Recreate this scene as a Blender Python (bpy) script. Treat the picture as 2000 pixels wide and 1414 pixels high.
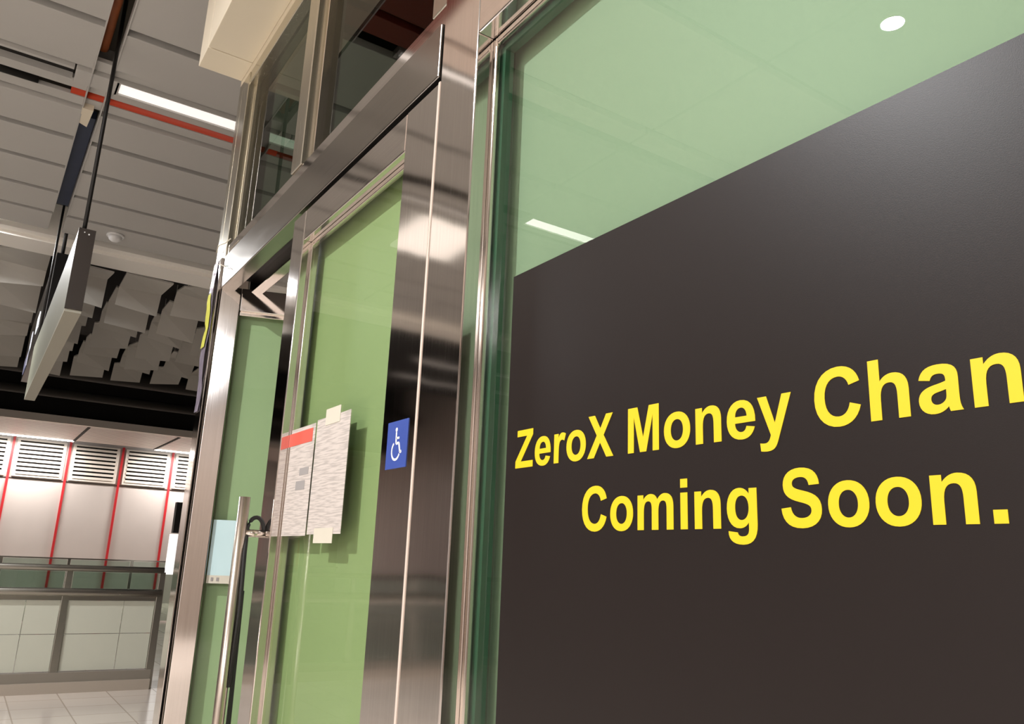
import bpy, bmesh, math, random
from mathutils import Vector, Matrix
from mathutils.geometry import tessellate_polygon

for o in list(bpy.data.objects):
    bpy.data.objects.remove(o)
S = bpy.context.scene
COL = S.collection
random.seed(7)

# ------------------------------------------------------------------ camera
# world axes: X = into the shop, Y = along the glass front (away), Z = up
D = 0.72          # distance from the lens to the shop front
H = 1.40          # lens height
F = 1558.0        # focal length in pixels of the 2000 px wide frame
a = Vector((-1079, 352, F)).normalized()           # along the front, camera coordinates (right, down, forward)
b = Vector((2410, 493, F)); b = (b - a * b.dot(a)).normalized()
c = a.cross(b)
if c.y > 0:
    c = -c
cam_data = bpy.data.cameras.new('camera')
cam = bpy.data.objects.new('camera', cam_data)
COL.objects.link(cam)
right = Vector((b.x, a.x, c.x)); down = Vector((b.y, a.y, c.y)); fwd = Vector((b.z, a.z, c.z))
up = -down; back = -fwd
cam.matrix_world = Matrix(((right.x, up.x, back.x, -D), (right.y, up.y, back.y, 0), (right.z, up.z, back.z, H), (0, 0, 0, 1)))
cam_data.sensor_width = 36.0
cam_data.lens = F / 2000 * 36.0
cam_data.clip_start = 0.02
cam_data.clip_end = 200
S.camera = cam

# ------------------------------------------------------------------ world, exposure
W = bpy.data.worlds.new('world'); S.world = W; W.use_nodes = True
bg = W.node_tree.nodes['Background']
bg.inputs[0].default_value = (1.0, 0.93, 0.84, 1); bg.inputs[1].default_value = 0.25
S.view_settings.view_transform = 'Standard'
S.view_settings.look = 'None'
S.view_settings.exposure = 0.10
S.view_settings.gamma = 1.0
S.view_settings.use_curve_mapping = False

WARM = (0.98, 0.985, 1.0)
CZ = 4.20         # ceiling height


# ------------------------------------------------------------------ materials
def srgb(r, g, b_):
    f = lambda v: (v / 255 / 12.92) if v / 255 <= 0.04045 else ((v / 255 + 0.055) / 1.055) ** 2.4
    return (f(r), f(g), f(b_), 1)


def mat(name, col, rough=0.6, metal=0.0, spec=0.5, noise=0.0, nscale=8.0, bump=0.0, bscale=40.0, stretch=None):
    m = bpy.data.materials.new(name); m.use_nodes = True
    nt = m.node_tree; p = nt.nodes['Principled BSDF']
    p.inputs['Base Color'].default_value = col
    p.inputs['Roughness'].default_value = rough
    p.inputs['Metallic'].default_value = metal
    p.inputs['Specular IOR Level'].default_value = spec
    if noise or bump:
        tc = nt.nodes.new('ShaderNodeTexCoord'); mp = nt.nodes.new('ShaderNodeMapping')
        nt.links.new(tc.outputs['Object'], mp.inputs[0])
        if stretch:
            mp.inputs['Scale'].default_value = stretch
    if noise:
        n = nt.nodes.new('ShaderNodeTexNoise'); n.inputs['Scale'].default_value = nscale; n.inputs['Detail'].default_value = 5
        nt.links.new(mp.outputs[0], n.inputs['Vector'])
        mx = nt.nodes.new('ShaderNodeMix'); mx.data_type = 'RGBA'
        mx.inputs['A'].default_value = [min(1, v * (1 - noise)) for v in col[:3]] + [1]
        mx.inputs['B'].default_value = [min(1, v * (1 + noise)) for v in col[:3]] + [1]
        nt.links.new(n.outputs['Fac'], mx.inputs['Factor'])
        nt.links.new(mx.outputs['Result'], p.inputs['Base Color'])
    if bump:
        n2 = nt.nodes.new('ShaderNodeTexNoise'); n2.inputs['Scale'].default_value = bscale
        nt.links.new(mp.outputs[0], n2.inputs['Vector'])
        bp = nt.nodes.new('ShaderNodeBump'); bp.inputs['Strength'].default_value = bump; bp.inputs['Distance'].default_value = 0.01
        nt.links.new(n2.outputs['Fac'], bp.inputs['Height']); nt.links.new(bp.outputs[0], p.inputs['Normal'])
    return m


def steel(name, col, rough=0.16, axis='z', wave=0.25):
    """brushed stainless steel: fine streaks along one axis and slightly wavy sheet"""
    m = bpy.data.materials.new(name); m.use_nodes = True
    nt = m.node_tree; p = nt.nodes['Principled BSDF']; L = nt.links.new
    p.inputs['Metallic'].default_value = 1.0
    tc = nt.nodes.new('ShaderNodeTexCoord')
    mp = nt.nodes.new('ShaderNodeMapping'); L(tc.outputs['Object'], mp.inputs[0])
    sc = {'z': (260, 260, 3), 'y': (260, 3, 260)}[axis]
    mp.inputs['Scale'].default_value = sc
    n = nt.nodes.new('ShaderNodeTexNoise'); n.inputs['Scale'].default_value = 1.0; n.inputs['Detail'].default_value = 3
    L(mp.outputs[0], n.inputs['Vector'])
    r = nt.nodes.new('ShaderNodeMapRange'); r.inputs['To Min'].default_value = rough * 0.75; r.inputs['To Max'].default_value = rough * 1.3
    L(n.outputs['Fac'], r.inputs['Value']); L(r.outputs[0], p.inputs['Roughness'])
    mx = nt.nodes.new('ShaderNodeMix'); mx.data_type = 'RGBA'
    mx.inputs['A'].default_value = [v * 0.86 for v in col[:3]] + [1]; mx.inputs['B'].default_value = [min(1, v * 1.12) for v in col[:3]] + [1]
    L(n.outputs['Fac'], mx.inputs['Factor']); L(mx.outputs['Result'], p.inputs['Base Color'])
    n2 = nt.nodes.new('ShaderNodeTexNoise'); n2.inputs['Scale'].default_value = 5.0; n2.inputs['Detail'].default_value = 0.5
    L(tc.outputs['Object'], n2.inputs['Vector'])
    bp = nt.nodes.new('ShaderNodeBump'); bp.inputs['Strength'].default_value = wave; bp.inputs['Distance'].default_value = 0.004
    L(n2.outputs['Fac'], bp.inputs['Height']); L(bp.outputs[0], p.inputs['Normal'])
    return m


def glass(name, tint, ior=1.5, refl=1.0):
    """thin pane: tinted see-through with Fresnel mirror reflection"""
    m = bpy.data.materials.new(name); m.use_nodes = True
    nt = m.node_tree; nt.nodes.clear(); L = nt.links.new
    out = nt.nodes.new('ShaderNodeOutputMaterial'); mix = nt.nodes.new('ShaderNodeMixShader')
    tr = nt.nodes.new('ShaderNodeBsdfTransparent'); tr.inputs[0].default_value = tint
    gl = nt.nodes.new('ShaderNodeBsdfGlossy'); gl.inputs['Roughness'].default_value = 0.0
    gl.inputs['Color'].default_value = (refl, refl, refl, 1)
    fr = nt.nodes.new('ShaderNodeFresnel'); fr.inputs[0].default_value = ior
    geo = nt.nodes.new('ShaderNodeNewGeometry')
    sub = nt.nodes.new('ShaderNodeMath'); sub.operation = 'SUBTRACT'; sub.inputs[0].default_value = 1.0
    mul = nt.nodes.new('ShaderNodeMath'); mul.operation = 'MULTIPLY'
    L(geo.outputs['Backfacing'], sub.inputs[1]); L(fr.outputs[0], mul.inputs[0]); L(sub.outputs[0], mul.inputs[1])
    L(mul.outputs[0], mix.inputs[0]); L(tr.outputs[0], mix.inputs[1]); L(gl.outputs[0], mix.inputs[2]); L(mix.outputs[0], out.inputs[0])
    return m


def emit(name, col, strength):
    m = bpy.data.materials.new(name); m.use_nodes = True
    p = m.node_tree.nodes['Principled BSDF']
    p.inputs['Base Color'].default_value = (0.8, 0.8, 0.8, 1)
    p.inputs['Emission Color'].default_value = (*col, 1); p.inputs['Emission Strength'].default_value = strength
    return m


STEEL = steel('brushed_steel', (0.72, 0.675, 0.65), 0.075, 'z')
STEELH = steel('brushed_steel_horizontal', (0.74, 0.695, 0.67), 0.09, 'y')
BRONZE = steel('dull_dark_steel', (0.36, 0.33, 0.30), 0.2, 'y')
SATIN = steel('satin_steel', (0.60, 0.56, 0.47), 0.24, 'z', 0.1)
SATIN2 = mat('handle_steel', (0.55, 0.48, 0.41, 1), 0.28, metal=1.0)
SHINY = steel('polished_steel', (0.74, 0.68, 0.62), 0.09, 'z', 0.0)
GLASS = glass('clear_pane', (0.93, 0.98, 0.94, 1), 1.5, 0.6)
GLASSD = glass('tinted_pane', (0.42, 0.50, 0.43, 1), 1.45, 0.55)
GLASSR = glass('railing_pane', (0.72, 0.80, 0.76, 1))
GREEN1 = mat('pale_green_board', srgb(144, 156, 132), 0.55, noise=0.03, nscale=1.5)
GREEN2 = mat('yellow_green_board', srgb(152, 162, 114), 0.55, noise=0.03, nscale=1.5)
VINYL = mat('dark_vinyl', srgb(35, 29, 27), 0.38, spec=0.25, noise=0.05, nscale=3, bump=0.03, bscale=900)
YELLOW = mat('yellow_vinyl', srgb(222, 194, 22), 0.5)
BLUE = mat('sign_blue', srgb(50, 74, 152), 0.45)
WHITE = mat('white_print', srgb(232, 232, 232), 0.5)
TAPE = mat('white_tape', srgb(206, 199, 182), 0.5)
CEIL = mat('ceiling_panel_grey', srgb(188, 186, 182), 0.45, spec=0.4, noise=0.04, nscale=1.2)
CEILGAP = mat('plenum_dark', srgb(96, 88, 76), 0.8)
CREAM = mat('cream_paint', srgb(232, 222, 200), 0.5, noise=0.03, nscale=2)
BLACK = mat('void_black', srgb(24, 20, 17), 0.9)
DUCT = mat('void_duct', srgb(46, 42, 38), 0.7)
FACET = mat('facet_grey', srgb(192, 188, 180), 0.5, noise=0.06, nscale=2)
PINKISH = mat('pinkish_cream_panel', srgb(250, 234, 224), 0.5)
DARKRED = mat('dark_red_panel', srgb(122, 50, 38), 0.5, noise=0.12, nscale=6)
REDPIPE = mat('red_pipe', srgb(190, 62, 30), 0.45)
ORANGE = mat('orange_brown_pipe', srgb(168, 92, 46), 0.5, noise=0.3, nscale=9)
NAVY = mat('dark_blue_duct', srgb(44, 54, 78), 0.5, noise=0.3, nscale=9)
FARWALL = mat('far_wall_panel', srgb(196, 188, 184), 0.4, noise=0.05, nscale=1.6)
LOUVRE = mat('louvre_white', srgb(225, 217, 208), 0.5)
REDSTRIP = mat('red_strip', srgb(190, 40, 46), 0.45)
INFILL = mat('railing_infill', srgb(196, 196, 180), 0.35, noise=0.02)
RAILM = mat('railing_steel', srgb(168, 164, 154), 0.25, metal=0.9)
DARKMETAL = mat('dark_bronze', srgb(46, 38, 32), 0.5)
SIGNFACE = mat('sign_face_grey', srgb(120, 120, 104), 0.5, noise=0.08, nscale=5)
SIGNUNDER = mat('sign_underside', srgb(160, 156, 142), 0.5)
SCREEN = mat('screen_black', srgb(14, 14, 18), 0.3)
RUBBER = mat('black_cable', srgb(18, 17, 15), 0.5)
FILM = mat('protective_film', srgb(132, 124, 138), 0.25, noise=0.15, nscale=18, bump=0.6, bscale=26)
YTAPE = mat('yellow_tape', srgb(214, 214, 96), 0.35, noise=0.15, nscale=20, bump=0.5, bscale=30)
PALEBLUE = mat('pale_blue_paper', srgb(196, 222, 224), 0.5, noise=0.05, nscale=9)
INK = mat('grey_ink', srgb(150, 145, 142), 0.7)
REDINK = mat('red_ink', srgb(214, 88, 72), 0.6)
EDGESHADE = mat('edge_shade_green', srgb(52, 84, 66), 0.3)  # dark green for the shade along the board edge
LAMP = emit('lamp_lens', (1.0, 0.96, 0.90), 12.0)
SOFTLAMP = emit('soft_lamp_lens', (1.0, 0.92, 0.86), 0.75)


def paper_mat(name, base):
    m = mat(name, base, 0.6)
    nt = m.node_tree; p = nt.nodes['Principled BSDF']; L = nt.links.new
    tc = nt.nodes.new('ShaderNodeTexCoord'); mp = nt.nodes.new('ShaderNodeMapping'); mp.inputs['Scale'].default_value = (1, 14, 240)
    L(tc.outputs['Object'], mp.inputs[0])
    n = nt.nodes.new('ShaderNodeTexNoise'); n.inputs['Scale'].default_value = 1; n.inputs['Detail'].default_value = 2
    L(mp.outputs[0], n.inputs['Vector'])
    r = nt.nodes.new('ShaderNodeValToRGB'); r.color_ramp.elements[0].position = 0.40; r.color_ramp.elements[1].position = 0.56
    r.color_ramp.elements[0].color = srgb(174, 165, 158); r.color_ramp.elements[1].color = base
    L(n.outputs['Fac'], r.inputs[0]); L(r.outputs[0], p.inputs['Base Color'])
    return m


PAPER = paper_mat('printed_paper', srgb(200, 190, 182))


def floor_mat():
    m = mat('floor_tile', srgb(200, 188, 176), 0.16, spec=0.6)
    nt = m.node_tree; p = nt.nodes['Principled BSDF']; L = nt.links.new
    tc = nt.nodes.new('ShaderNodeTexCoord')
    br = nt.nodes.new('ShaderNodeTexBrick'); br.offset = 0.0
    br.inputs['Scale'].default_value = 1.0; br.inputs['Brick Width'].default_value = 0.44; br.inputs['Row Height'].default_value = 0.44
    br.inputs['Mortar Size'].default_value = 0.006
    br.inputs['Color1'].default_value = srgb(218, 206, 194); br.inputs['Color2'].default_value = srgb(210, 198, 186); br.inputs['Mortar'].default_value = srgb(176, 162, 148)
    L(tc.outputs['Object'], br.inputs['Vector']); L(br.outputs['Color'], p.inputs['Base Color'])
    return m


def soffit_mat():
    m = mat('slatted_soffit', srgb(180, 170, 162), 0.5)
    nt = m.node_tree; p = nt.nodes['Principled BSDF']; L = nt.links.new
    tc = nt.nodes.new('ShaderNodeTexCoord'); sx = nt.nodes.new('ShaderNodeSeparateXYZ'); L(tc.outputs['Object'], sx.inputs[0])
    mu = nt.nodes.new('ShaderNodeMath'); mu.operation = 'MULTIPLY'; mu.inputs[1].default_value = 1 / 0.27; L(sx.outputs['Y'], mu.inputs[0])
    fr = nt.nodes.new('ShaderNodeMath'); fr.operation = 'FRACT'; L(mu.outputs[0], fr.inputs[0])
    gt = nt.nodes.new('ShaderNodeMath'); gt.operation = 'GREATER_THAN'; gt.inputs[1].default_value = 0.72; L(fr.outputs[0], gt.inputs[0])
    mx = nt.nodes.new('ShaderNodeMix'); mx.data_type = 'RGBA'
    mx.inputs['A'].default_value = srgb(190, 178, 172); mx.inputs['B'].default_value = srgb(116, 106, 102)
    L(gt.outputs[0], mx.inputs['Factor']); L(mx.outputs['Result'], p.inputs['Base Color'])
    return m


FLOOR = floor_mat()
SOFFIT = soffit_mat()


# ------------------------------------------------------------------ mesh helpers
class MB:
    def __init__(self):
        self.v = []; self.f = []

    def box(self, w0, w1, u0, u1, z0, z1):
        i = len(self.v)
        self.v += [(w0, u0, z0), (w1, u0, z0), (w1, u1, z0), (w0, u1, z0), (w0, u0, z1), (w1, u0, z1), (w1, u1, z1), (w0, u1, z1)]
        self.f += [tuple(i + k for k in q) for q in ((0, 3, 2, 1), (4, 5, 6, 7), (0, 1, 5, 4), (1, 2, 6, 5), (2, 3, 7, 6), (3, 0, 4, 7))]
        return self

    def hexa(self, bot, top):
        """closed six-sided solid from four bottom and four top corners"""
        i = len(self.v)
        self.v += list(bot) + list(top)
        self.f += [tuple(i + k for k in q) for q in ((0, 3, 2, 1), (4, 5, 6, 7), (0, 1, 5, 4), (1, 2, 6, 5), (2, 3, 7, 6), (3, 0, 4, 7))]
        return self

    def tube(self, pts, r, n=14, closed_ends=True):
        pts = [Vector(p) for p in pts]
        rings = []
        for k, p in enumerate(pts):
            t = (pts[min(k + 1, len(pts) - 1)] - pts[max(k - 1, 0)]).normalized()
            ref = Vector((0, 0, 1)) if abs(t.z) < 0.9 else Vector((1, 0, 0))
            x = t.cross(ref).normalized(); y = t.cross(x)
            i = len(self.v)
            self.v += [tuple(p + (x * math.cos(2 * math.pi * j / n) + y * math.sin(2 * math.pi * j / n)) * r) for j in range(n)]
            rings.append(i)
        for q0, q1 in zip(rings, rings[1:]):
            for j in range(n):
                self.f.append((q0 + j, q0 + (j + 1) % n, q1 + (j + 1) % n, q1 + j))
        if closed_ends:
            self.f.append(tuple(rings[0] + j for j in reversed(range(n))))
            self.f.append(tuple(rings[-1] + j for j in range(n)))
        return self

    def lathe(self, cx, cy, prof, n=28):
        """revolve (radius, z) profile about the vertical through (cx, cy)"""
        rings = []
        for r, z in prof:
            i = len(self.v)
            self.v += [(cx + r * math.cos(2 * math.pi * j / n), cy + r * math.sin(2 * math.pi * j / n), z) for j in range(n)]
            rings.append(i)
        for q0, q1 in zip(rings, rings[1:]):
            for j in range(n):
                self.f.append((q0 + j, q0 + (j + 1) % n, q1 + (j + 1) % n, q1 + j))
        self.f.append(tuple(rings[0] + j for j in reversed(range(n))))
        self.f.append(tuple(rings[-1] + j for j in range(n)))
        return self

    def poly(self, loops, fn, thick):
        """flat shape with holes: loops of 2-D points, fn maps (x, y, depth) to the world; closed solid of the given thickness"""
        tri = tessellate_polygon([[Vector((x, y, 0)) for x, y in lp] for lp in loops])
        flat = [p for lp in loops for p in lp]
        i = len(self.v); n = len(flat)
        self.v += [fn(x, y, thick) for x, y in flat] + [fn(x, y, 0) for x, y in flat]
        for t in tri:
            self.f.append(tuple(i + k for k in t)); self.f.append(tuple(i + n + k for k in reversed(t)))
        s = 0
        for lp in loops:
            m = len(lp)
            for k in range(m):
                p, q = s + k, s + (k + 1) % m
                self.f.append((i + p, i + q, i + n + q, i + n + p))
            s += m
        return self


def obj(name, mb, material, parent=None, bevel=0.0, smooth=False):
    vs = mb.v
    if parent is None:
        xs, ys, zs = zip(*vs)
        o0 = Vector(((min(xs) + max(xs)) / 2, (min(ys) + max(ys)) / 2, min(zs)))
    else:
        o0 = world_loc(parent)
    me = bpy.data.meshes.new(name)
    me.from_pydata([tuple(Vector(v) - o0) for v in vs], [], mb.f)
    me.update()
    bm = bmesh.new(); bm.from_mesh(me); bmesh.ops.recalc_face_normals(bm, faces=bm.faces); bm.to_mesh(me); bm.free()
    me.materials.append(material)
    o = bpy.data.objects.new(name, me); COL.objects.link(o)
    if parent is None:
        o.location = o0
    else:
        o.parent = parent
    if smooth:
        for p in me.polygons:
            p.use_smooth = len(p.vertices) == 4
    if bevel:
        md = o.modifiers.new('bevel', 'BEVEL'); md.width = bevel; md.segments = 2; md.limit_method = 'ANGLE'
    return o


def world_loc(o):
    v = Vector((0, 0, 0))
    while o is not None:
        v += o.location; o = o.parent
    return v


def tag(o, label=None, cat=None, group=None, kind=None):
    if label: o['label'] = label
    if cat: o['category'] = cat
    if group: o['group'] = group
    if kind: o['kind'] = kind
    return o


def thing(name, loc, label=None, cat=None, group=None, kind=None):
    o = bpy.data.objects.new(name, None); COL.objects.link(o); o.location = loc
    o.empty_display_size = 0.1
    return tag(o, label, cat, group, kind)


def box(*q):
    return MB().box(*q)


# ------------------------------------------------------------------ lamps of the place, and added fill lamps
def area(name, w, u, z, sw, su, power, col=WARM, parent=None, spread=math.pi):
    l = bpy.data.lights.new(name, 'AREA'); l.shape = 'RECTANGLE'; l.size = sw; l.size_y = su
    l.energy = power; l.color = col; l.spread = spread
    o = bpy.data.objects.new(name, l); COL.objects.link(o)
    o.location = (w, u, z)
    if parent is not None:
        o.parent = parent; o.location = Vector((w, u, z)) - world_loc(parent)
    return o


def linear_lamp(w0, w1, u0, u1, label, power, group='linear ceiling lights', lens=None):
    t = thing('linear_light', ((w0 + w1) / 2, (u0 + u1) / 2, CZ - 0.02), label, 'ceiling light', group)
    obj('lens', box(w0, w1, u0, u1, CZ + 0.012, CZ + 0.02), lens or LAMP, t)
    fr = MB()
    fr.box(w0 - .02, w1 + .02, u0 - .012, u0, CZ, CZ + .04); fr.box(w0 - .02, w1 + .02, u1, u1 + .012, CZ, CZ + .04)
    fr.box(w0 - .02, w0, u0, u1, CZ, CZ + .04); fr.box(w1, w1 + .02, u0, u1, CZ, CZ + .04)
    obj('frame', fr, CEIL, t)
    if power:
        area('lamp', (w0 + w1) / 2, (u0 + u1) / 2, CZ - 0.004, w1 - w0, u1 - u0, power, WARM, t)
    return t


def downlight(w, u, label, power):
    t = thing('downlight', (w, u, CZ - 0.03), label, 'ceiling light', 'round downlights')
    obj('trim_ring', MB().lathe(w, u, [(0.056, CZ - .012), (0.085, CZ - .008), (0.085, CZ + .02), (0.056, CZ + .03)]), CEIL, t, smooth=True)
    obj('lens', MB().lathe(w, u, [(0.055, CZ - .010), (0.055, CZ + .01)]), LAMP, t)
    l = bpy.data.lights.new('lamp', 'AREA'); l.shape = 'DISK'; l.size = 0.11; l.energy = power; l.color = WARM
    o = bpy.data.objects.new('lamp', l); COL.objects.link(o); o.parent = t; o.location = (0, 0, 0.012)
    return t


linear_lamp(-.37, 1.25, 5.06, 5.20, 'white linear light beside the red pipe in the ceiling trough', 0, lens=SOFTLAMP)
linear_lamp(-4.2, -2.70, 5.06, 5.20, 'linear light mirrored as a white bar in the green glass just above the poster corner', 0, lens=LAMP)
linear_lamp(-2.6, -1.7, 5.375, 5.405, 'linear light mirrored as a thin line on the steel column', 0, lens=SOFTLAMP)
linear_lamp(-4.3, -3.9, -4.9, -4.76, 'linear light in the ceiling behind the viewer', 330)
linear_lamp(-8.2, -5.6, -4.9, -4.76, 'added fill light in the outer ceiling far behind the viewer', 230)  # unseen fill lamp, added to raise the general light
linear_lamp(-8.2, -5.6, .10, .26, 'added fill light in the outer ceiling beside the viewer', 230)  # another added fill lamp, kept out of view
linear_lamp(-1.6, -1.0, 8.07, 8.21, 'added fill light just before the cream beam, outside the picture edge', 125)  # added out of view to brighten the far floor and folded panels
linear_lamp(-1.45, -.8, 3.70, 3.76, 'thin linear light mirrored high on the steel column', 0, lens=SOFTLAMP)
linear_lamp(-6.4, -4.3, 10.05, 10.11, 'thin linear light among the folded panels, nearer one', 0, lens=SOFTLAMP)
linear_lamp(-6.8, -4.5, 11.15, 11.21, 'thin linear light among the folded panels, farther one', 0, lens=SOFTLAMP)
downlight(-2.73, 1.91, 'round downlight mirrored near the top edge of the green glass', 185)

# ------------------------------------------------------------------ floor, outer walls, void
fl = obj('floor', box(-9, 7, -7, 26, -0.2, 0), FLOOR); tag(fl, kind='structure')
wl = obj('wall_left', box(-9.2, -9, -7, 26, 0, 6), FARWALL); tag(wl, kind='structure')
wb = obj('wall_behind', box(-9, 7, -7.2, -7, 0, 6), mat('brown_wall_panel', srgb(112, 100, 90), 0.5, noise=.08)); tag(wb, kind='structure')
wr = obj('wall_right', box(7, 7.2, -7, 26, 0, 6), FARWALL); tag(wr, kind='structure')
ce = obj('ceiling', box(-9.2, 7.2, -7.2, 26, 6.0, 6.2), BLACK); tag(ce, kind='structure')
wf = obj('wall_far', box(-9, 7, 24.2, 24.5, 0, 6), FARWALL); tag(wf, kind='structure')

# dark bulkhead wall above the far soffit, with a few dim ducts in the void
t = obj('wall_void', box(-9, 7, 20.3, 20.5, 4.2, 6.0), BLACK); tag(t, kind='structure')
for k, (u, z, r) in enumerate(((19.2, 4.55, .10), (18.4, 4.9, .16))):
    o = obj('ventilation_duct', MB().tube([(-8.5, u, z), (-2, u, z), (6.5, u, z)], r), DUCT, smooth=True)
    tag(o, ('thin dark duct in the black void just above the far soffit', 'thick dark duct deep in the black ceiling void')[k], 'duct')

# plenum plate above the flat ceiling panels
o = obj('ceiling_plenum', box(-9, 7, -7, 8.2, 4.52, 4.6), CEILGAP); tag(o, kind='structure')
o = obj('ceiling_plenum_far', box(-9, 7, 8.2, 14.3, 4.75, 4.8), BLACK); tag(o, kind='structure')

# ------------------------------------------------------------------ flat ceiling panels
rows = [(-6.9, -5.2), (-5.14, -3.46), (-3.2, -1.06), (-.8, 1.0), (1.06, 2.52), (2.58, 3.44), (3.50, 3.66), (3.79, 4.44), (4.51, 4.92),
        (5.56, 5.98), (6.05, 6.52), (6.58, 7.06), (7.12, 7.56), (7.62, 8.04)]
row_name = {7: 'row before the second gap from the picture top', 8: 'row just before the light trough', 9: 'first row past the light trough', 10: 'second row past the light trough',
            11: 'third row past the light trough', 12: 'fourth row past the light trough', 13: 'last row before the cream beam'}
cols = [(-8.9, -4.3), (-4.28, -2.52), (-2.5, -.535), (-.425, 1.4), (1.42, 3.2), (3.22, 6.9)]
col_name = {2: 'outer side of the dark service slot', 3: 'glass-front side of the dark service slot', 1: 'far outside the service slot', 0: 'outermost bay',
            4: 'bay above the shop', 5: 'bay deep over the shop'}
for i, (u0, u1) in enumerate(rows):
    for j, (w0, w1) in enumerate(cols):
        m = CEIL
        if i in (5, 6): m = DARKRED if j in (3, 4) else PINKISH
        if m is PINKISH and j == 2:
            w1 = -.96
            r = obj('ceiling_panel', box(-.95, -.535, u0, u1, CZ, CZ + .05), DARKRED, bevel=.004)
            tag(r, 'small dark red ceiling panel beside the service slot over the viewer, %s' % ('wide one', 'narrow one')[i - 5], 'ceiling panel', 'flat ceiling panels')
        mb = box(w0, w1, u0, u1, CZ, CZ + 0.05)
        o = obj('ceiling_panel', mb, m, bevel=0.004)
        lab = 'flat %s metal ceiling panel, %s, %s' % ('grey', row_name.get(i, 'unseen row %d' % i), col_name[j])
        if i in row_name:
            pass
        else:
            lab = '%s ceiling panel over the viewer, row %s, %s' % ({DARKRED: 'dark red', PINKISH: 'pinkish cream'}.get(m, 'grey'), ('one', 'two', 'three', 'four', 'five', 'six', 'seven')[i], col_name[j])
        tag(o, lab, 'ceiling panel', 'flat ceiling panels')

o = obj('luminous_panel', box(-2.66, -2.02, 5.60, 6.32, CZ - .03, CZ - .001), emit('luminous_ceiling', (1.0, .91, .80), 1.0), bevel=.004)
tag(o, 'glowing cream ceiling panel mirrored as a broad bright band on the steel column', 'light panel')

# narrow flanges of the light trough
for u0, u1, z, lab in ((4.93, 5.045, CZ + .03, 'narrow grey trough strip before the linear light'), (5.22, 5.34, CZ + .03, 'narrow grey trough strip between linear light and red pipe'),
                       (5.435, 5.545, CZ + .03, 'narrow grey trough strip past the red pipe')):
    o = obj('trough_strip', box(-8.9, 6.9, u0, u1, z, z + .03), CEIL, bevel=.003); tag(o, lab, 'ceiling strip', 'light trough strips')
o = obj('junction_box', box(-.62, -.375, 5.05, 5.215, CZ + .0, CZ + .2), CEIL, bevel=.004)
tag(o, 'pale square junction plate where the service slot crosses the light trough', 'ceiling plate')
t = thing('air_diffuser', (-1.2, 5.14, CZ), 'dark slotted air diffuser left of the pale junction plate', 'air vent')
obj('frame', MB().box(-1.5, -.63, 5.05, 5.075, CZ + .005, CZ + .06).box(-1.5, -.63, 5.195, 5.215, CZ + .005, CZ + .06), CEIL, t)
obj('slot', box(-1.5, -.63, 5.075, 5.195, CZ + .05, CZ + .07), BLACK, t)
o = obj('red_pipe', MB().tube([(-.62, 5.385, CZ + .05), (1, 5.385, CZ + .05), (4.5, 5.385, CZ + .05)], .036), REDPIPE, smooth=True)
tag(o, 'red pipe running along the ceiling trough beside the white linear light', 'pipe')
o = obj('black_pipe', MB().tube([(-1.55, 5.40, CZ + .05), (-.8, 5.40, CZ + .05)], .035), RUBBER, smooth=True)
tag(o, 'black pipe in the ceiling trough left of the junction plate', 'pipe')
o = obj('orange_pipe', MB().tube([(-.505, 2.6, CZ + .12), (-.505, 4.0, CZ + .12), (-.505, 4.92, CZ + .12)], .028), ORANGE, smooth=True)
tag(o, 'orange-brown pipe inside the ceiling service slot near the picture top', 'pipe')
o = obj('cable_tray', box(-.525, -.435, 5.75, 7.5, CZ + .06, CZ + .12), NAVY)
tag(o, 'dark blue cable tray inside the ceiling service slot past the trough', 'cable tray')
for w in (-.534, -.426):
    o = obj('slot_edge_trim', box(w - .004, w + .004, 2.6, 7.56, CZ - .006, CZ + .07), CEIL)
    tag(o, 'pale edge strip on the %s side of the ceiling service slot' % ('outer' if w < -.5 else 'glass-front'), 'ceiling trim')
o = obj('cloth_scrap', MB().hexa([(-.535, 5.5, 4.19), (-.47, 5.5, 4.19), (-.48, 5.78, 4.20), (-.535, 5.74, 4.20)], [(-.535, 5.5, 4.25), (-.47, 5.5, 4.25), (-.48, 5.78, 4.23), (-.535, 5.74, 4.23)]), CREAM)
tag(o, 'pale crumpled wrapping in the service slot below the junction plate', 'wrapping')

# white dome detector
t = thing('dome_detector', (-.01, 7.77, CZ - .07), 'small white dome detector on the last grey ceiling panel', 'detector')
obj('base', MB().lathe(-.01, 7.77, [(.075, CZ - .02), (.075, CZ)]), WHITE, t, smooth=True)
obj('dome', MB().lathe(-.01, 7.77, [(.005, CZ - .07), (.03, CZ - .066), (.05, CZ - .05), (.06, CZ - .02)]), WHITE, t, smooth=True)

# cream beam at the end of the flat ceiling
o = obj('ceiling_beam', MB().box(-8.9, 6.9, 8.36, 8.74, CZ - .02, CZ + .5).box(-8.9, 6.9, 8.24, 8.36, CZ + .02, CZ + .5), mat('pale_beam', srgb(252, 248, 240), .5)); tag(o, kind='structure')

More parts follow.
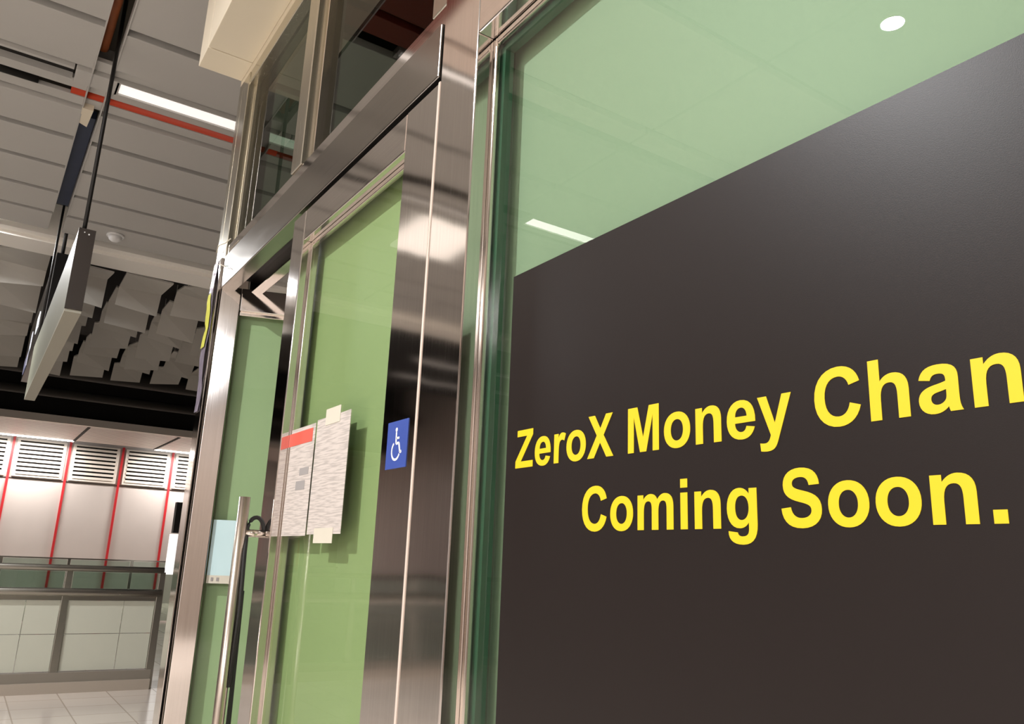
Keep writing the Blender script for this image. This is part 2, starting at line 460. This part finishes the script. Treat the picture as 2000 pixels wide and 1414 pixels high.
# ------------------------------------------------------------------ faceted panels past the beam
strip_w = [(-2.2, -1.67), (-1.57, -1.03), (-.94, -.445), (-.29, .13), (.26, .71), (.84, 1.28), (1.41, 1.84), (1.97, 2.43), (2.56, 3.1)]
strip_name = ['strip beyond the picture edge', 'strip at the outer edge of the ceiling', 'strip left of the hanging sign', 'strip behind the hanging sign', 'strip right of the hanging sign',
              'second strip right of the hanging sign', 'strip beside the steel corner post', 'strip hidden past the corner post', 'strip deep over the shop']
ordn = ['first', 'second', 'third', 'fourth', 'fifth', 'sixth', 'seventh']
rng = random.Random(11)
for s, (w0, w1) in enumerate(strip_w):
    u = 8.78
    k = 0
    while u < 14.0 and k < 7:
        ln = rng.choice((.72, .86, 1.0, .6))
        ln = min(ln, 14.1 - u)
        if ln < .3:
            break
        fold = rng.uniform(.60, .76)
        tw = rng.choice((-1, 1)) * rng.uniform(.02, .065)
        sk = rng.uniform(-.15, .15)
        u1 = u + ln - .05
        e = CZ + rng.uniform(-.02, .04)
        rise = rng.uniform(.01, .06)
        drop = rng.uniform(.14, .26)
        pr = [(w0, u + max(0, sk), e + tw), (w1, u + max(0, -sk), e - tw),
              (w0, u + ln * fold - sk * .4, e + rise - tw * .4), (w1, u + ln * fold + sk * .4, e + rise + tw * .4),
              (w0, u1 - max(0, sk) * .6, e - drop + tw * .5), (w1, u1 - max(0, -sk) * .6, e - drop - tw * .5)]
        th = .018
        mb = MB()
        mb.v = pr + [(p[0], p[1], p[2] + th) for p in pr]
        mb.f = [(0, 1, 3, 2), (2, 3, 5, 4), (6, 8, 9, 7), (8, 10, 11, 9), (0, 6, 7, 1), (4, 5, 11, 10), (0, 2, 8, 6), (2, 4, 10, 8), (1, 7, 9, 3), (3, 9, 11, 5)]
        mb.tube([((w0 + w1) / 2, u + ln * .35, e + .03), ((w0 + w1) / 2, u + ln * .35, 4.745)], .006, 6)
        o = obj('faceted_panel', mb, FACET)
        tag(o, 'folded grey panel %s from the cream beam, %s' % (ordn[k], strip_name[s]), 'ceiling panel', 'folded ceiling panels')
        u += ln; k += 1

# ------------------------------------------------------------------ far soffit and far wall
o = obj('soffit', MB().box(-9, 7, 20.15, 23.3, 4.05, 4.2), SOFFIT); tag(o, kind='structure')
o = obj('soffit_fascia', MB().box(-9, 7, 20.0, 20.15, 4.03, 4.19), LOUVRE); tag(o, kind='structure')
for k, w in enumerate((-4.6, -2.63, -.68, 1.28, 3.23, 5.2)):
    o = obj('soffit_joint', box(w - .03, w + .03, 20.15, 23.3, 4.035, 4.06), BLACK)
    tag(o, 'dark joint strip across the far slatted soffit, %s from the steel corner post' % ordn[5 - k], 'joint strip', 'soffit joints')
for k, (w0, w1) in enumerate(((-4.6, -2.63), (-.6, 1.28), (3.25, 5.2))):
    t = thing('soffit_light', ((w0 + w1) / 2, 23.36, 4.03), ('white lit strip at the back of the far soffit, outermost', 'white lit strip at the back of the far soffit, left one in view',
                                                           'white lit strip at the back of the far soffit, beside the corner post')[k], 'strip light', 'soffit strip lights')
    obj('lens', box(w0, w1, 23.32, 23.42, 4.03, 4.10), LAMP, t)
    area('lamp', (w0 + w1) / 2, 23.5, 4.0, w1 - w0, .1, 110, (1, .94, .88), t)
rs = [.006 + 1.293 * k for k in range(-6, 6)]
for k, w in enumerate(rs):
    n = 9 - k
    names = {6: 'red vertical strip on the far wall at the picture edge', 7: 'red vertical strip on the far wall, second from the picture edge', 8: 'red vertical strip on the far wall, third from the picture edge',
             9: 'red vertical strip on the far wall nearest the steel corner post'}
    o = obj('red_wall_strip', box(w - .028, w + .028, 24.15, 24.2, 0, 4.1), REDSTRIP)
    tag(o, names.get(k, 'red vertical strip on the far wall outside the picture, bay %s' % ('abcdefghijkl'[k])), 'wall strip', 'red wall strips')
    if k == len(rs) - 1:
        continue
    t = thing('louvre_grille', (w + .646, 24.19, 3.15), 'white louvre grille on the far wall %s' % {5: 'in the bay at the picture edge', 6: 'between the first and second red strips', 7: 'between the second and third red strips',
              8: 'between the third and fourth red strips', 9: 'behind the steel corner post'}.get(k, 'in outer bay %s' % 'abcdefghijkl'[k]), 'louvre', 'far wall louvres')
    mb = MB()
    w0, w1 = w + .145, w + 1.14
    mb.box(w0 - .07, w0, 24.14, 24.2, 3.16, 4.02); mb.box(w1, w1 + .07, 24.14, 24.2, 3.16, 4.02)
    mb.box(w0 - .07, w1 + .07, 24.14, 24.2, 4.02, 4.06); mb.box(w0 - .07, w1 + .07, 24.14, 24.2, 3.10, 3.16)
    obj('frame', mb, LOUVRE, t)
    obj('backing', box(w0, w1, 24.185, 24.198, 3.16, 4.02), BLACK, t)
    sl = MB()
    for q in range(8):
        z = 3.16 + .108 * q
        sl.hexa([(w0, 24.12, z), (w1, 24.12, z), (w1, 24.18, z + .035), (w0, 24.18, z + .035)], [(w0, 24.12, z + .058), (w1, 24.12, z + .058), (w1, 24.18, z + .07), (w0, 24.18, z + .07)])
    obj('slats', sl, LOUVRE, t)
o = obj('trim_wall_groove', box(-9, 7, 24.185, 24.2, 3.05, 3.065), DUCT); tag(o, kind='structure')

# white upright panel standing near the far end of the railing
t = thing('upright_panel', (2.66, 16.0, 0), 'white upright panel with grey top just left of the steel corner post', 'panel')
obj('leg', box(2.66, 2.8, 15.96, 16.04, 0, .98), DUCT, t)
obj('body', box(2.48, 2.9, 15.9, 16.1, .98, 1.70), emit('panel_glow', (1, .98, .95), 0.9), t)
obj('head', box(2.5, 2.9, 15.92, 16.08, 1.72, 2.28), DUCT, t)


# ------------------------------------------------------------------ railings
def railing(u, w_posts, w0, w1, label, solid=True):
    t = thing('balustrade', ((w0 + w1) / 2, u, 0), label, 'railing')
    r = .032 if solid else .03
    if solid:
        obj('handrail', MB().tube([(w0, u, 1.19), (0, u, 1.19), (w1, u, 1.19)], r), RAILM, t, smooth=True)
        obj('lower_rail', MB().tube([(w0, u, .955), (0, u, .955), (w1, u, .955)], .04), RAILM, t, smooth=True)
        obj('base_rail', MB().box(w0, w1, u - .03, u + .06, .10, .19), mat('base_rail_grey', srgb(132, 124, 112), .5), t)
        obj('kerb', MB().box(w0, w1, u - .06, u + .12, 0, .10), mat('kerb_grey', srgb(168, 156, 142), .5), t)
        obj('top_strip', MB().box(w0, w1, u - .004, u + .03, .875, .915), RAILM, t)
    else:
        obj('handrail', MB().box(w0, w1, u - .02, u + .02, 1.165, 1.19), RAILM, t)
    for p in w_posts:
        if solid:
            mb = MB().hexa([(p - .04, u - .02, 0), (p + .04, u - .02, 0), (p + .04, u + .05, 0), (p - .04, u + .05, 0)],
                           [(p - .03, u - .01, 1.17), (p + .03, u - .01, 1.17), (p + .03, u + .03, 1.17), (p - .03, u + .03, 1.17)])
        else:
            mb = MB().box(p - .025, p + .025, u - .02, u + .02, 0, 1.17)
        obj('post', mb, RAILM, t, bevel=.004)
    ps = sorted([w0] + list(w_posts) + [w1])
    for p, q in zip(ps, ps[1:]):
        if q - p < .2:
            continue
        if solid:
            if q < -1.4:
                obj('pane', box(p + .04, q - .04, u + .012, u + .022, .20, 1.155), GLASSR, t)
                continue
            mid = p + (q - p) * .62
            for x0, x1 in ((p + .04, mid - .004), (mid + .004, q - .04)):
                for z0, z1 in ((.20, .545), (.553, .872)):
                    obj('infill_panel', box(x0, x1, u + .01, u + .03, z0, z1), INFILL, t)
            obj('pane', box(p + .04, q - .04, u + .012, u + .022, .92, 1.155), GLASSR, t)
        else:
            obj('pane', box(p + .03, q - .03, u - .005, u + .005, .03, 1.16), GLASSR, t)
    return t


railing(9.47, [.26 - .89 * k for k in range(0, 7)] + [1.15], -6.0, 1.16, 'steel and pale panel railing across the floor in front of the far wall')
railing(17.9, [1.09 + 1.12 * k for k in range(-6, 5)], -6.5, 6.5, 'farther glass railing with thin posts seen above the near handrail', solid=False)

# ------------------------------------------------------------------ hanging signs
t = thing('hanging_sign', (-.435, 6.2, 2.59), 'long grey box sign hanging end-on on a thin black rod', 'sign')
obj('underside', box(-.474, -.396, 4.6, 7.79, 2.585, 2.60), SIGNUNDER, t)
obj('face', box(-.474, -.468, 4.606, 7.79, 2.60, 3.045), SIGNFACE, t)
obj('back_face', box(-.402, -.396, 4.606, 7.79, 2.60, 3.045), SIGNFACE, t)
ec = obj('end_cap', MB().box(-.476, -.394, 4.592, 4.606, 2.60, 3.05), DARKMETAL, t)
obj('screw', MB().tube([(-.425, 4.588, 3.02), (-.425, 4.595, 3.02)], .004), WHITE, ec)
obj('screw', MB().tube([(-.447, 4.588, 3.028), (-.447, 4.595, 3.028)], .003), WHITE, ec)
obj('top', box(-.474, -.396, 4.606, 7.79, 3.045, 3.05), DARKMETAL, t)
obj('rod', MB().tube([(-.45, 4.62, 3.05), (-.45, 4.62, 4.53)], .011), RUBBER, t, smooth=True)
obj('rod', MB().tube([(-.46, 7.6, 3.05), (-.46, 7.6, 4.53)], .010), RUBBER, t, smooth=True)
t = thing('hanging_screen', (-.38, 9.5, 3.2), 'black hanging display behind the grey box sign, with lit white and blue marks', 'sign')
obj('housing', box(-.43, -.33, 8.0, 11.4, 3.35, 3.99), SCREEN, t)
obj('lit_mark', box(-.436, -.43, 9.2, 9.55, 3.55, 3.72), emit('lit_white', (.9, .95, 1), .7), t)
obj('lit_mark', box(-.436, -.43, 10.3, 10.5, 3.55, 3.75), emit('lit_grey', (.8, .85, 1), .5), t)
obj('lit_mark', box(-.436, -.43, 10.55, 11.2, 3.40, 3.56), emit('lit_blue', (.10, .13, .40), .35), t)
obj('rod', MB().tube([(-.385, 8.06, 3.99), (-.385, 8.06, 4.54)], .016), RUBBER, t, smooth=True)

# ------------------------------------------------------------------ cream soffit box over the glass front
t = thing('trim_6', (-.09, 0, 3.515), kind='structure')
obj('panel', box(-.193, .0, -3.0, 3.27, 3.515, 4.19), CREAM, t, bevel=.003)
obj('panel', box(-.193, .0, 3.276, 3.445, 3.515, 4.19), CREAM, t, bevel=.003)
obj('edge_strip', box(.0, .02, -3.0, 3.455, 3.49, 4.19), CREAM, t)

# ------------------------------------------------------------------ steel shop front
# jamb column right of the door (trim_1), transom (trim_2), far corner post (trim_3), fascia over the window (trim_4)
o = obj('trim_1', MB().box(0, .16, 1.266, 1.424, 0, 3.515), STEEL, bevel=.003); tag(o, kind='structure')
t = thing('trim_2', (.08, 2.3, 2.46), kind='structure')
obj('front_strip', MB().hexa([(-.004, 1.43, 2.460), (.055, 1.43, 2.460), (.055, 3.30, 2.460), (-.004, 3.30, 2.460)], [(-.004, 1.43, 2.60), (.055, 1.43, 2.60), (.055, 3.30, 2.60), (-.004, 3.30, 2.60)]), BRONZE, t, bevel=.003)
obj('upper_strip', MB().box(.006, .16, 1.43, 3.40, 2.60, 2.655), STEELH, t, bevel=.003)
obj('back_strip', MB().box(.115, .16, 1.43, 3.30, 2.462, 2.60), STEELH, t, bevel=.003)
obj('track', MB().box(.055, .115, 1.43, 3.30, 2.52, 2.60), RUBBER, t)
t = thing('trim_3', (.05, 3.36, 0), kind='structure')
obj('jamb', MB().box(-.012, .003, 3.305, 3.40, 0, 2.60).box(.003, .14, 3.395, 3.45, 0, 2.60), STEEL, t, bevel=.003)
obj('upper_post', MB().box(.0, .12, 3.30, 3.40, 2.60, 3.49), SATIN, t, bevel=.003)
obj('upper_bead', MB().box(.03, .05, 3.275, 3.30, 2.655, 3.49), SATIN, t, bevel=.002)
obj('side_fin', MB().box(.0, .10, 3.40, 3.455, 2.60, 3.49), SATIN, t)
o = obj('trim_4', MB().box(0, .05, -2.6, 1.266, 2.478, 3.515), STEELH, bevel=.003); tag(o, kind='structure')

# upper glazing over the doors
t = thing('window_2', (.03, 2.3, 2.655), kind='structure')
obj('frame', MB().box(.004, .10, 1.424, 3.30, 3.43, 3.515).box(.004, .10, 1.424, 1.50, 2.655, 3.43), SATIN, t, bevel=.003)
obj('mullion', MB().box(.0, .10, 2.40, 2.50, 2.655, 3.43), SATIN, t, bevel=.003)
obj('bead', MB().box(.03, .05, 2.375, 2.40, 2.655, 3.43), SHINY, t, bevel=.002)
obj('pane', box(.045, .055, 2.50, 3.30, 2.655, 3.43), GLASSD, t)
obj('pane', box(.045, .055, 1.50, 2.40, 2.655, 3.43), GLASSD, t)

# right-hand shop window
t = thing('window_1', (.05, 0, 0), kind='structure')
obj('bead', MB().box(.038, .05, 1.252, 1.266, .12, 2.476).box(.038, .05, -2.5, 1.252, 2.460, 2.476), SHINY, t, bevel=.003)
obj('sill', MB().box(0, .12, -2.6, 1.266, 0, .12), STEELH, t, bevel=.003)
obj('edge_shade', MB().box(.054, .075, 1.240, 1.262, .12, 2.456).box(.054, .075, -2.5, 1.240, 2.446, 2.46), EDGESHADE, t)  # dark strip standing in for shade and reflection at the board edge
obj('pane', box(.042, .052, -2.5, 1.256, .12, 2.465), GLASS, t)
o = obj('trim_5', box(0, .16, -2.8, -2.5, 0, 3.515), STEEL, bevel=.003); tag(o, kind='structure')
o = obj('backing_board', box(.095, .12, -2.5, 1.40, 0, 2.70), GREEN1)
tag(o, 'pale green board filling the shop window behind the glass', 'board')

# closed door leaf
t = thing('door_1', (.03, 1.91, 0), kind='structure')
obj('hinge_stile', MB().box(0, .055, 1.432, 1.588, .03, 2.446), STEEL, t, bevel=.003)
obj('lock_stile', MB().box(0, .055, 2.285, 2.392, .03, 2.446), STEEL, t, bevel=.003)
obj('top_rail', MB().box(.001, .055, 1.590, 2.283, 2.345, 2.446), STEELH, t, bevel=.003)
obj('bottom_rail', MB().box(.001, .055, 1.590, 2.283, .03, .25), STEELH, t, bevel=.003)
obj('glazing_bead', MB().box(.026, .036, 2.268, 2.285, .25, 2.345).box(.026, .036, 1.59, 2.268, 2.330, 2.345), SHINY, t, bevel=.002)
obj('pane', box(.028, .036, 1.589, 2.27, .25, 2.335), GLASS, t)
obj('edge_seal', MB().box(-.001, .03, 1.4242, 1.4318, .03, 2.446), mat('pale_seal', srgb(214, 196, 182), .4), t)
hd = obj('pull_handle', MB().tube([(-.068, 2.335, .30), (-.068, 2.335, .9), (-.068, 2.335, 1.557)], .0155, 20), SATIN2, t, smooth=True)
for z in (1.457, .42):
    obj('standoff', MB().tube([(-.056, 2.335, z), (.0, 2.335, z)], .011), SHINY, hd, smooth=True)
o = obj('backing_board', box(.072, .088, 1.434, 2.392, 0, 2.452), GREEN2)
tag(o, 'yellow-green board behind the glass of the closed door leaf', 'board')

# open door leaf, swung into the shop about its hinge on the corner post
HINGE = Vector((0, 3.3, 0)); SWING = Matrix.Rotation(math.atan2(-.325, .946), 4, 'Z')


def swing(o):
    """turn a finished thing about the hinge axis of the opened leaf"""
    o.location = HINGE + SWING.to_3x3() @ (o.location - HINGE)
    o.rotation_euler = SWING.to_euler()
    return o


t = thing('door_2', (0, 3.3, 0), kind='structure')
obj('hinge_stile', MB().box(.004, .083, 3.30, 3.35, .03, 2.475), STEEL, t, bevel=.003)
obj('top_rail', MB().box(.085, .80, 3.301, 3.35, 2.378, 2.475), STEELH, t, bevel=.003)
obj('lock_stile', MB().box(.802, .89, 3.30, 3.35, .03, 2.475), STEEL, t, bevel=.003)
obj('bottom_rail', MB().box(.085, .80, 3.301, 3.35, .03, .25), STEELH, t, bevel=.003)
obj('glazing_bead', MB().box(.083, .80, 3.318, 3.33, 2.362, 2.379), SHINY, t, bevel=.002)
obj('pane', box(.083, .802, 3.322, 3.330, .25, 2.368), GLASS, t)
swing(t)
o = obj('backing_board', box(.06, .89, 3.352, 3.366, 0, 2.46), mat('lightened_green_board', srgb(164, 176, 136), .55))  # green made lighter in the paint to offset weak light on this leaf
tag(o, 'green board, colour lightened against the dim light, behind the glass of the inward-opened door leaf', 'board')
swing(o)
o = obj('inner_partition', box(1.0, 1.08, -2.6, 3.30, 0, 3.0), DUCT)
tag(o, kind='structure'); o.name = 'wall_inner'

# ------------------------------------------------------------------ lettering
EM = .0894 / 1000


def bez(p0, p1, p2, p3, n=7):
    return [tuple((1 - t) ** 3 * p0[k] + 3 * (1 - t) ** 2 * t * p1[k] + 3 * (1 - t) * t * t * p2[k] + t ** 3 * p3[k] for k in (0, 1)) for t in (i / n for i in range(1, n + 1))]


def path(s):
    """tiny outline language: M/L x,y and C x,y x,y x,y"""
    loops = []; cur = []
    tk = s.split(); i = 0
    pt = lambda q: tuple(float(v) for v in q.split(','))
    while i < len(tk):
        k = tk[i]
        if k == 'M':
            if cur: loops.append(cur)
            cur = [pt(tk[i + 1])]; i += 2
        elif k == 'L':
            i += 1
            while i < len(tk) and ',' in tk[i]:
                cur.append(pt(tk[i])); i += 1
        elif k == 'C':
            i += 1
            while i < len(tk) and ',' in tk[i]:
                cur += bez(cur[-1], pt(tk[i]), pt(tk[i + 1]), pt(tk[i + 2])); i += 3
    loops.append(cur)
    out = []
    for lp in loops:
        q = [p for n_, p in enumerate(lp) if n_ == 0 or (abs(p[0] - lp[n_ - 1][0]) + abs(p[1] - lp[n_ - 1][1]) > .01)]
        if abs(q[0][0] - q[-1][0]) + abs(q[0][1] - q[-1][1]) < .01: q.pop()
        out.append(q)
    return out


def ell(cx, cy, rx, ry, n=36, e=2.15):
    o_ = []
    for k in range(n):
        t_ = 2 * math.pi * k / n; c_, s_ = math.cos(t_), math.sin(t_)
        o_.append((cx + rx * math.copysign(abs(c_) ** (2 / e), c_), cy + ry * math.copysign(abs(s_) ** (2 / e), s_)))
    return o_


RING_O = [ell(305, 260, 266, 272), ell(305, 260, 125, 160)]
ARCH = 'C 245,505 298,531 361,531 C 476,531 543,462 543,330 L 543,0 406,0 406,265 C 406,370 388,424 316,424 C 240,424 203,370 203,235 L 203,0'
G = {
    'Z': (611, [path('M 21,0 L 21,130 382,595 61,595 61,716 570,716 570,604 196,121 584,121 584,0')]),
    'e': (556, [path('M 372,165 L 509,142 C 475,45 405,-12 291,-12 C 125,-12 34,95 34,257 C 34,425 130,531 277,531 C 440,531 527,415 520,215 L 176,215 C 178,135 225,90 286,90 C 328,90 357,112 372,165 '
                     'M 380,304 C 376,385 335,427 280,427 C 222,427 180,380 181,304')]),
    'r': (389, [path('M 66,0 L 66,519 193,519 193,445 C 225,510 260,531 305,531 C 340,531 372,520 402,502 L 360,383 C 335,398 315,405 296,405 C 225,405 203,350 203,160 L 203,0')]),
    'o': (611, [RING_O]),
    'X': (667, [path('M 1,0 L 246,374 24,716 192,716 336,486 477,716 643,716 420,368 665,0 492,0 333,248 174,0')]),
    'M': (833, [path('M 71,0 L 71,716 287,716 417,228 545,716 762,716 762,0 628,0 628,564 486,0 347,0 205,564 205,0')]),
    'n': (611, [path('M 66,0 L 66,519 193,519 193,443 ' + ARCH)]),
    'h': (611, [path('M 66,0 L 66,716 203,716 203,453 ' + ARCH)]),
    'y': (556, [path('M 7,519 L 153,519 277,151 398,519 541,519 357,20 324,-70 C 296,-145 270,-210 150,-212 C 115,-212 75,-209 44,-203 L 32,-96 C 60,-102 85,-104 110,-104 C 165,-104 190,-65 208,-2')]),
    'C': (722, [path('M 531,263 L 671,219 C 632,68 520,-12 377,-12 C 190,-12 48,120 48,354 C 48,590 185,728 388,728 C 545,728 640,640 670,512 L 527,478 C 510,555 455,604 381,604 C 270,604 193,520 193,362 C 193,195 268,112 378,112 C 455,112 510,165 531,263')]),
    'a': (556, [path('M 174,361 L 50,383 C 74,483 140,531 268,531 C 430,531 480,470 480,365 L 478,185 C 478,90 482,50 510,0 L 374,0 C 366,18 362,40 358,54 C 315,8 260,-12 202,-12 C 100,-12 36,55 36,147 '
                     'C 36,240 105,285 210,305 C 280,318 320,326 345,337 L 345,351 C 345,405 325,427 262,427 C 215,427 190,410 174,361 M 344,246 C 325,238 285,230 245,222 C 195,210 174,190 174,154 C 174,115 200,86 243,86 C 280,86 318,105 335,140 C 345,165 344,190 344,246')]),
    'm': (889, [path('M 62,0 L 62,519 188,519 188,448 C 230,503 285,531 345,531 C 410,531 460,503 488,445 C 530,503 585,531 645,531 C 755,531 819,465 819,340 L 819,0 682,0 682,297 C 682,375 672,424 602,424 '
                     'C 535,424 509,365 509,249 L 509,0 372,0 372,284 C 372,375 362,424 292,424 C 225,424 199,370 199,252 L 199,0')]),
    'i': (278, [path('M 72,0 L 72,519 209,519 209,0'), path('M 72,589 L 72,716 209,716 209,589')]),
    'g': (611, [path('M 60,-34 L 216,-53 C 222,-90 250,-105 297,-105 C 370,-105 405,-80 405,-5 L 405,75 C 365,22 315,0 255,0 C 125,0 40,105 40,262 C 40,430 130,531 255,531 C 320,531 375,500 416,445 L 416,519 544,519 544,53 '
                     'C 544,-120 470,-211 303,-211 C 145,-211 59,-150 60,-34 M 181,271 C 181,160 225,106 290,106 C 355,106 408,165 408,265 C 408,370 358,427 293,427 C 225,427 181,375 181,271')]),
    'S': (667, [path('M 36,233 L 176,247 C 192,155 245,110 335,110 C 425,110 473,150 473,202 C 473,260 420,278 300,308 C 150,345 70,400 70,523 C 70,645 165,728 328,728 C 500,728 590,645 594,512 L 450,506 '
                     'C 438,580 400,612 326,612 C 250,612 205,582 205,535 C 205,490 245,470 360,443 C 530,403 617,345 617,208 C 617,75 515,-13 333,-13 C 150,-13 50,75 36,233')]),
    '.': (278, [path('M 72,0 L 72,137 209,137 209,0')]),
}


def letters(text, u0, z0, em, w, parent):
    """one mesh per line of lettering; the text runs towards smaller Y"""
    mb = MB(); x = 0
    for ch in text:
        if ch == ' ':
            x += 278; continue
        adv, shapes = G[ch]
        for loops in shapes:
            mb.poly(loops, lambda px, py, d, x=x: (w - d, u0 - (x + px) * em, z0 + py * em), .0006)
        x += adv
    return obj('lettering', mb, YELLOW, parent)


t = thing('coming_soon_poster', (.041, .3, 1.0), 'large dark brown poster with yellow lettering stuck on the shop window glass', 'poster')
obj('sheet', box(.0408, .0418, -1.2, 1.155, .40, 1.912), VINYL, t)
tag(letters('ZeroX Money Chan', 1.1272, 1.558, EM, .0407, t), 'yellow upper line of lettering')
tag(letters('Coming Soon.', .9475, 1.452, EM, .0407, t), 'yellow lower line of lettering')

# ------------------------------------------------------------------ wheelchair sticker
t = thing('accessibility_sticker', (-.001, 1.507, 1.58), 'blue wheelchair symbol sticker on the steel door stile', 'sticker')
obj('sheet', box(-.0012, -.0004, 1.460, 1.556, 1.583, 1.683), BLUE, t)
sym = MB()
P = lambda x, y, d: (-.0013 - d, 1.508 - x * .001, 1.633 + y * .001)     # millimetres, x to the reader's right


def stroke(pts, wd):
    for (x0, y0), (x1, y1) in zip(pts, pts[1:]):
        dx, dy = x1 - x0, y1 - y0; l_ = math.hypot(dx, dy); nx, ny = -dy / l_ * wd / 2, dx / l_ * wd / 2
        sym.poly([[(x0 + nx, y0 + ny), (x0 - nx, y0 - ny), (x1 - nx, y1 - ny), (x1 + nx, y1 + ny)]], P, .0005)


sym.poly([ell(-4, 31, 4.6, 4.6, 16, 2)], P, .0005)
stroke([(-4, 26), (-3, 2), (11, 2), (18, -18), (24, -16)], 5.5)
stroke([(-3, 13), (11, 13)], 4.5)
arc = [(-2 + 19 * math.cos(math.radians(q)), -13 + 19 * math.sin(math.radians(q))) for q in range(125, 350, 15)]
stroke(arc, 4.8)
obj('wheelchair_symbol', sym, WHITE, t)

# ------------------------------------------------------------------ notices on the door glass
t = thing('notice', (.027, 2.19, 1.45), 'white printed notice with red heading taped to the door glass', 'notice')
obj('sheet', box(.0262, .0272, 2.077, 2.305, 1.452, 1.752), PAPER, t)
obj('heading', box(.0254, .0261, 2.094, 2.283, 1.704, 1.741), REDINK, t)
obj('seal', MB().box(.0256, .0261, 2.10, 2.17, 1.615, 1.635).box(.0256, .0261, 2.12, 2.19, 1.575, 1.60), INK, t)
t = thing('notice', (.027, 1.955, 1.45), 'white closely printed notice with tape tabs, nearer the steel door stile', 'notice')
obj('sheet', box(.0262, .0272, 1.838, 2.066, 1.455, 1.757), PAPER, t)
obj('tape', box(.0252, .0261, 1.905, 2.005, 1.735, 1.778), TAPE, t)
obj('tape', box(.0252, .0261, 1.885, 2.012, 1.433, 1.470), TAPE, t)
t = thing('notice', (.135, 3.31, 1.285), 'pale blue notice behind the pull handle on the opened door leaf', 'notice')
obj('sheet', box(.088, .186, 3.318, 3.3195, 1.285, 1.525), PALEBLUE, t)
obj('footer', box(.088, .186, 3.316, 3.3175, 1.285, 1.315), TAPE, t)
obj('footer_mark', box(.104, .112, 3.3145, 3.3155, 1.294, 1.307), INK, t)
obj('footer_mark', box(.124, .133, 3.3145, 3.3155, 1.294, 1.307), INK, t)
swing(t)

# ------------------------------------------------------------------ cable lock, film and tape
pts = []
for k in range(13):
    q = math.pi * k / 12
    pts.append((-.028 - .024 * math.cos(q), 2.335, 1.462 + .040 * math.sin(q)))
pts = [(-.055, 2.325, 1.05), (-.05, 2.32, 1.25), (-.055, 2.32, 1.40)] + pts[1:]
o = obj('cable_lock', MB().tube(pts, .006, 10), RUBBER, smooth=True)
tag(o, 'black cable looped over the top bracket of the pull handle', 'cable')
o = obj('hanging_strap', MB().hexa([(-.046, 2.33, .6), (-.030, 2.33, .6), (-.030, 2.336, .6), (-.046, 2.336, .6)], [(-.048, 2.33, 1.30), (-.040, 2.33, 1.30), (-.040, 2.336, 1.30), (-.048, 2.336, 1.30)]), RUBBER)
tag(o, 'black strap hanging down behind the pull handle bar', 'strap')


def ragged(w, us, z0, z1, n, amp, seed, parent=None, mname='film', m=FILM):
    r_ = random.Random(seed); mb = MB(); u0, u1 = us
    L_, R_ = [], []
    for k in range(n + 1):
        z = z0 + (z1 - z0) * k / n
        L_.append((u1 + r_.uniform(-amp, amp), z)); R_.append((u0 + r_.uniform(-amp, amp) * .4, z))
    mb.poly([L_ + R_[::-1]], lambda x, y, d: (w - d - .004 * math.sin(y * 21), x, y), .0008)
    return obj(mname, mb, m, parent)


t = thing('protective_film', (-.018, 3.36, 2.0), 'wrinkled lilac protective film peeling on the steel corner post', 'film')
ragged(-.016, (3.345, 3.41), 1.95, 2.60, 14, .010, 3, t)
o = ragged(-.022, (3.352, 3.405), 2.22, 2.45, 8, .014, 5, None, 'yellow_tape', YTAPE)
tag(o, 'crumpled yellow tape on the film of the corner post', 'tape')
o = obj('tie_string', MB().tube([(-.014, 3.41, 2.655), (-.02, 3.36, 2.668), (-.012, 3.28, 2.655), (-.010, 3.20, 2.650)], .0022, 8), TAPE, smooth=True)
tag(o, 'loose white string end across the top of the corner post', 'string')
o = obj('tie_string', MB().tube([(-.016, 3.33, 2.575), (-.02, 3.27, 2.555), (-.012, 3.20, 2.525), (-.010, 3.14, 2.50)], .0022, 8), TAPE, smooth=True)
tag(o, 'short white string end hanging over the transom end', 'string')
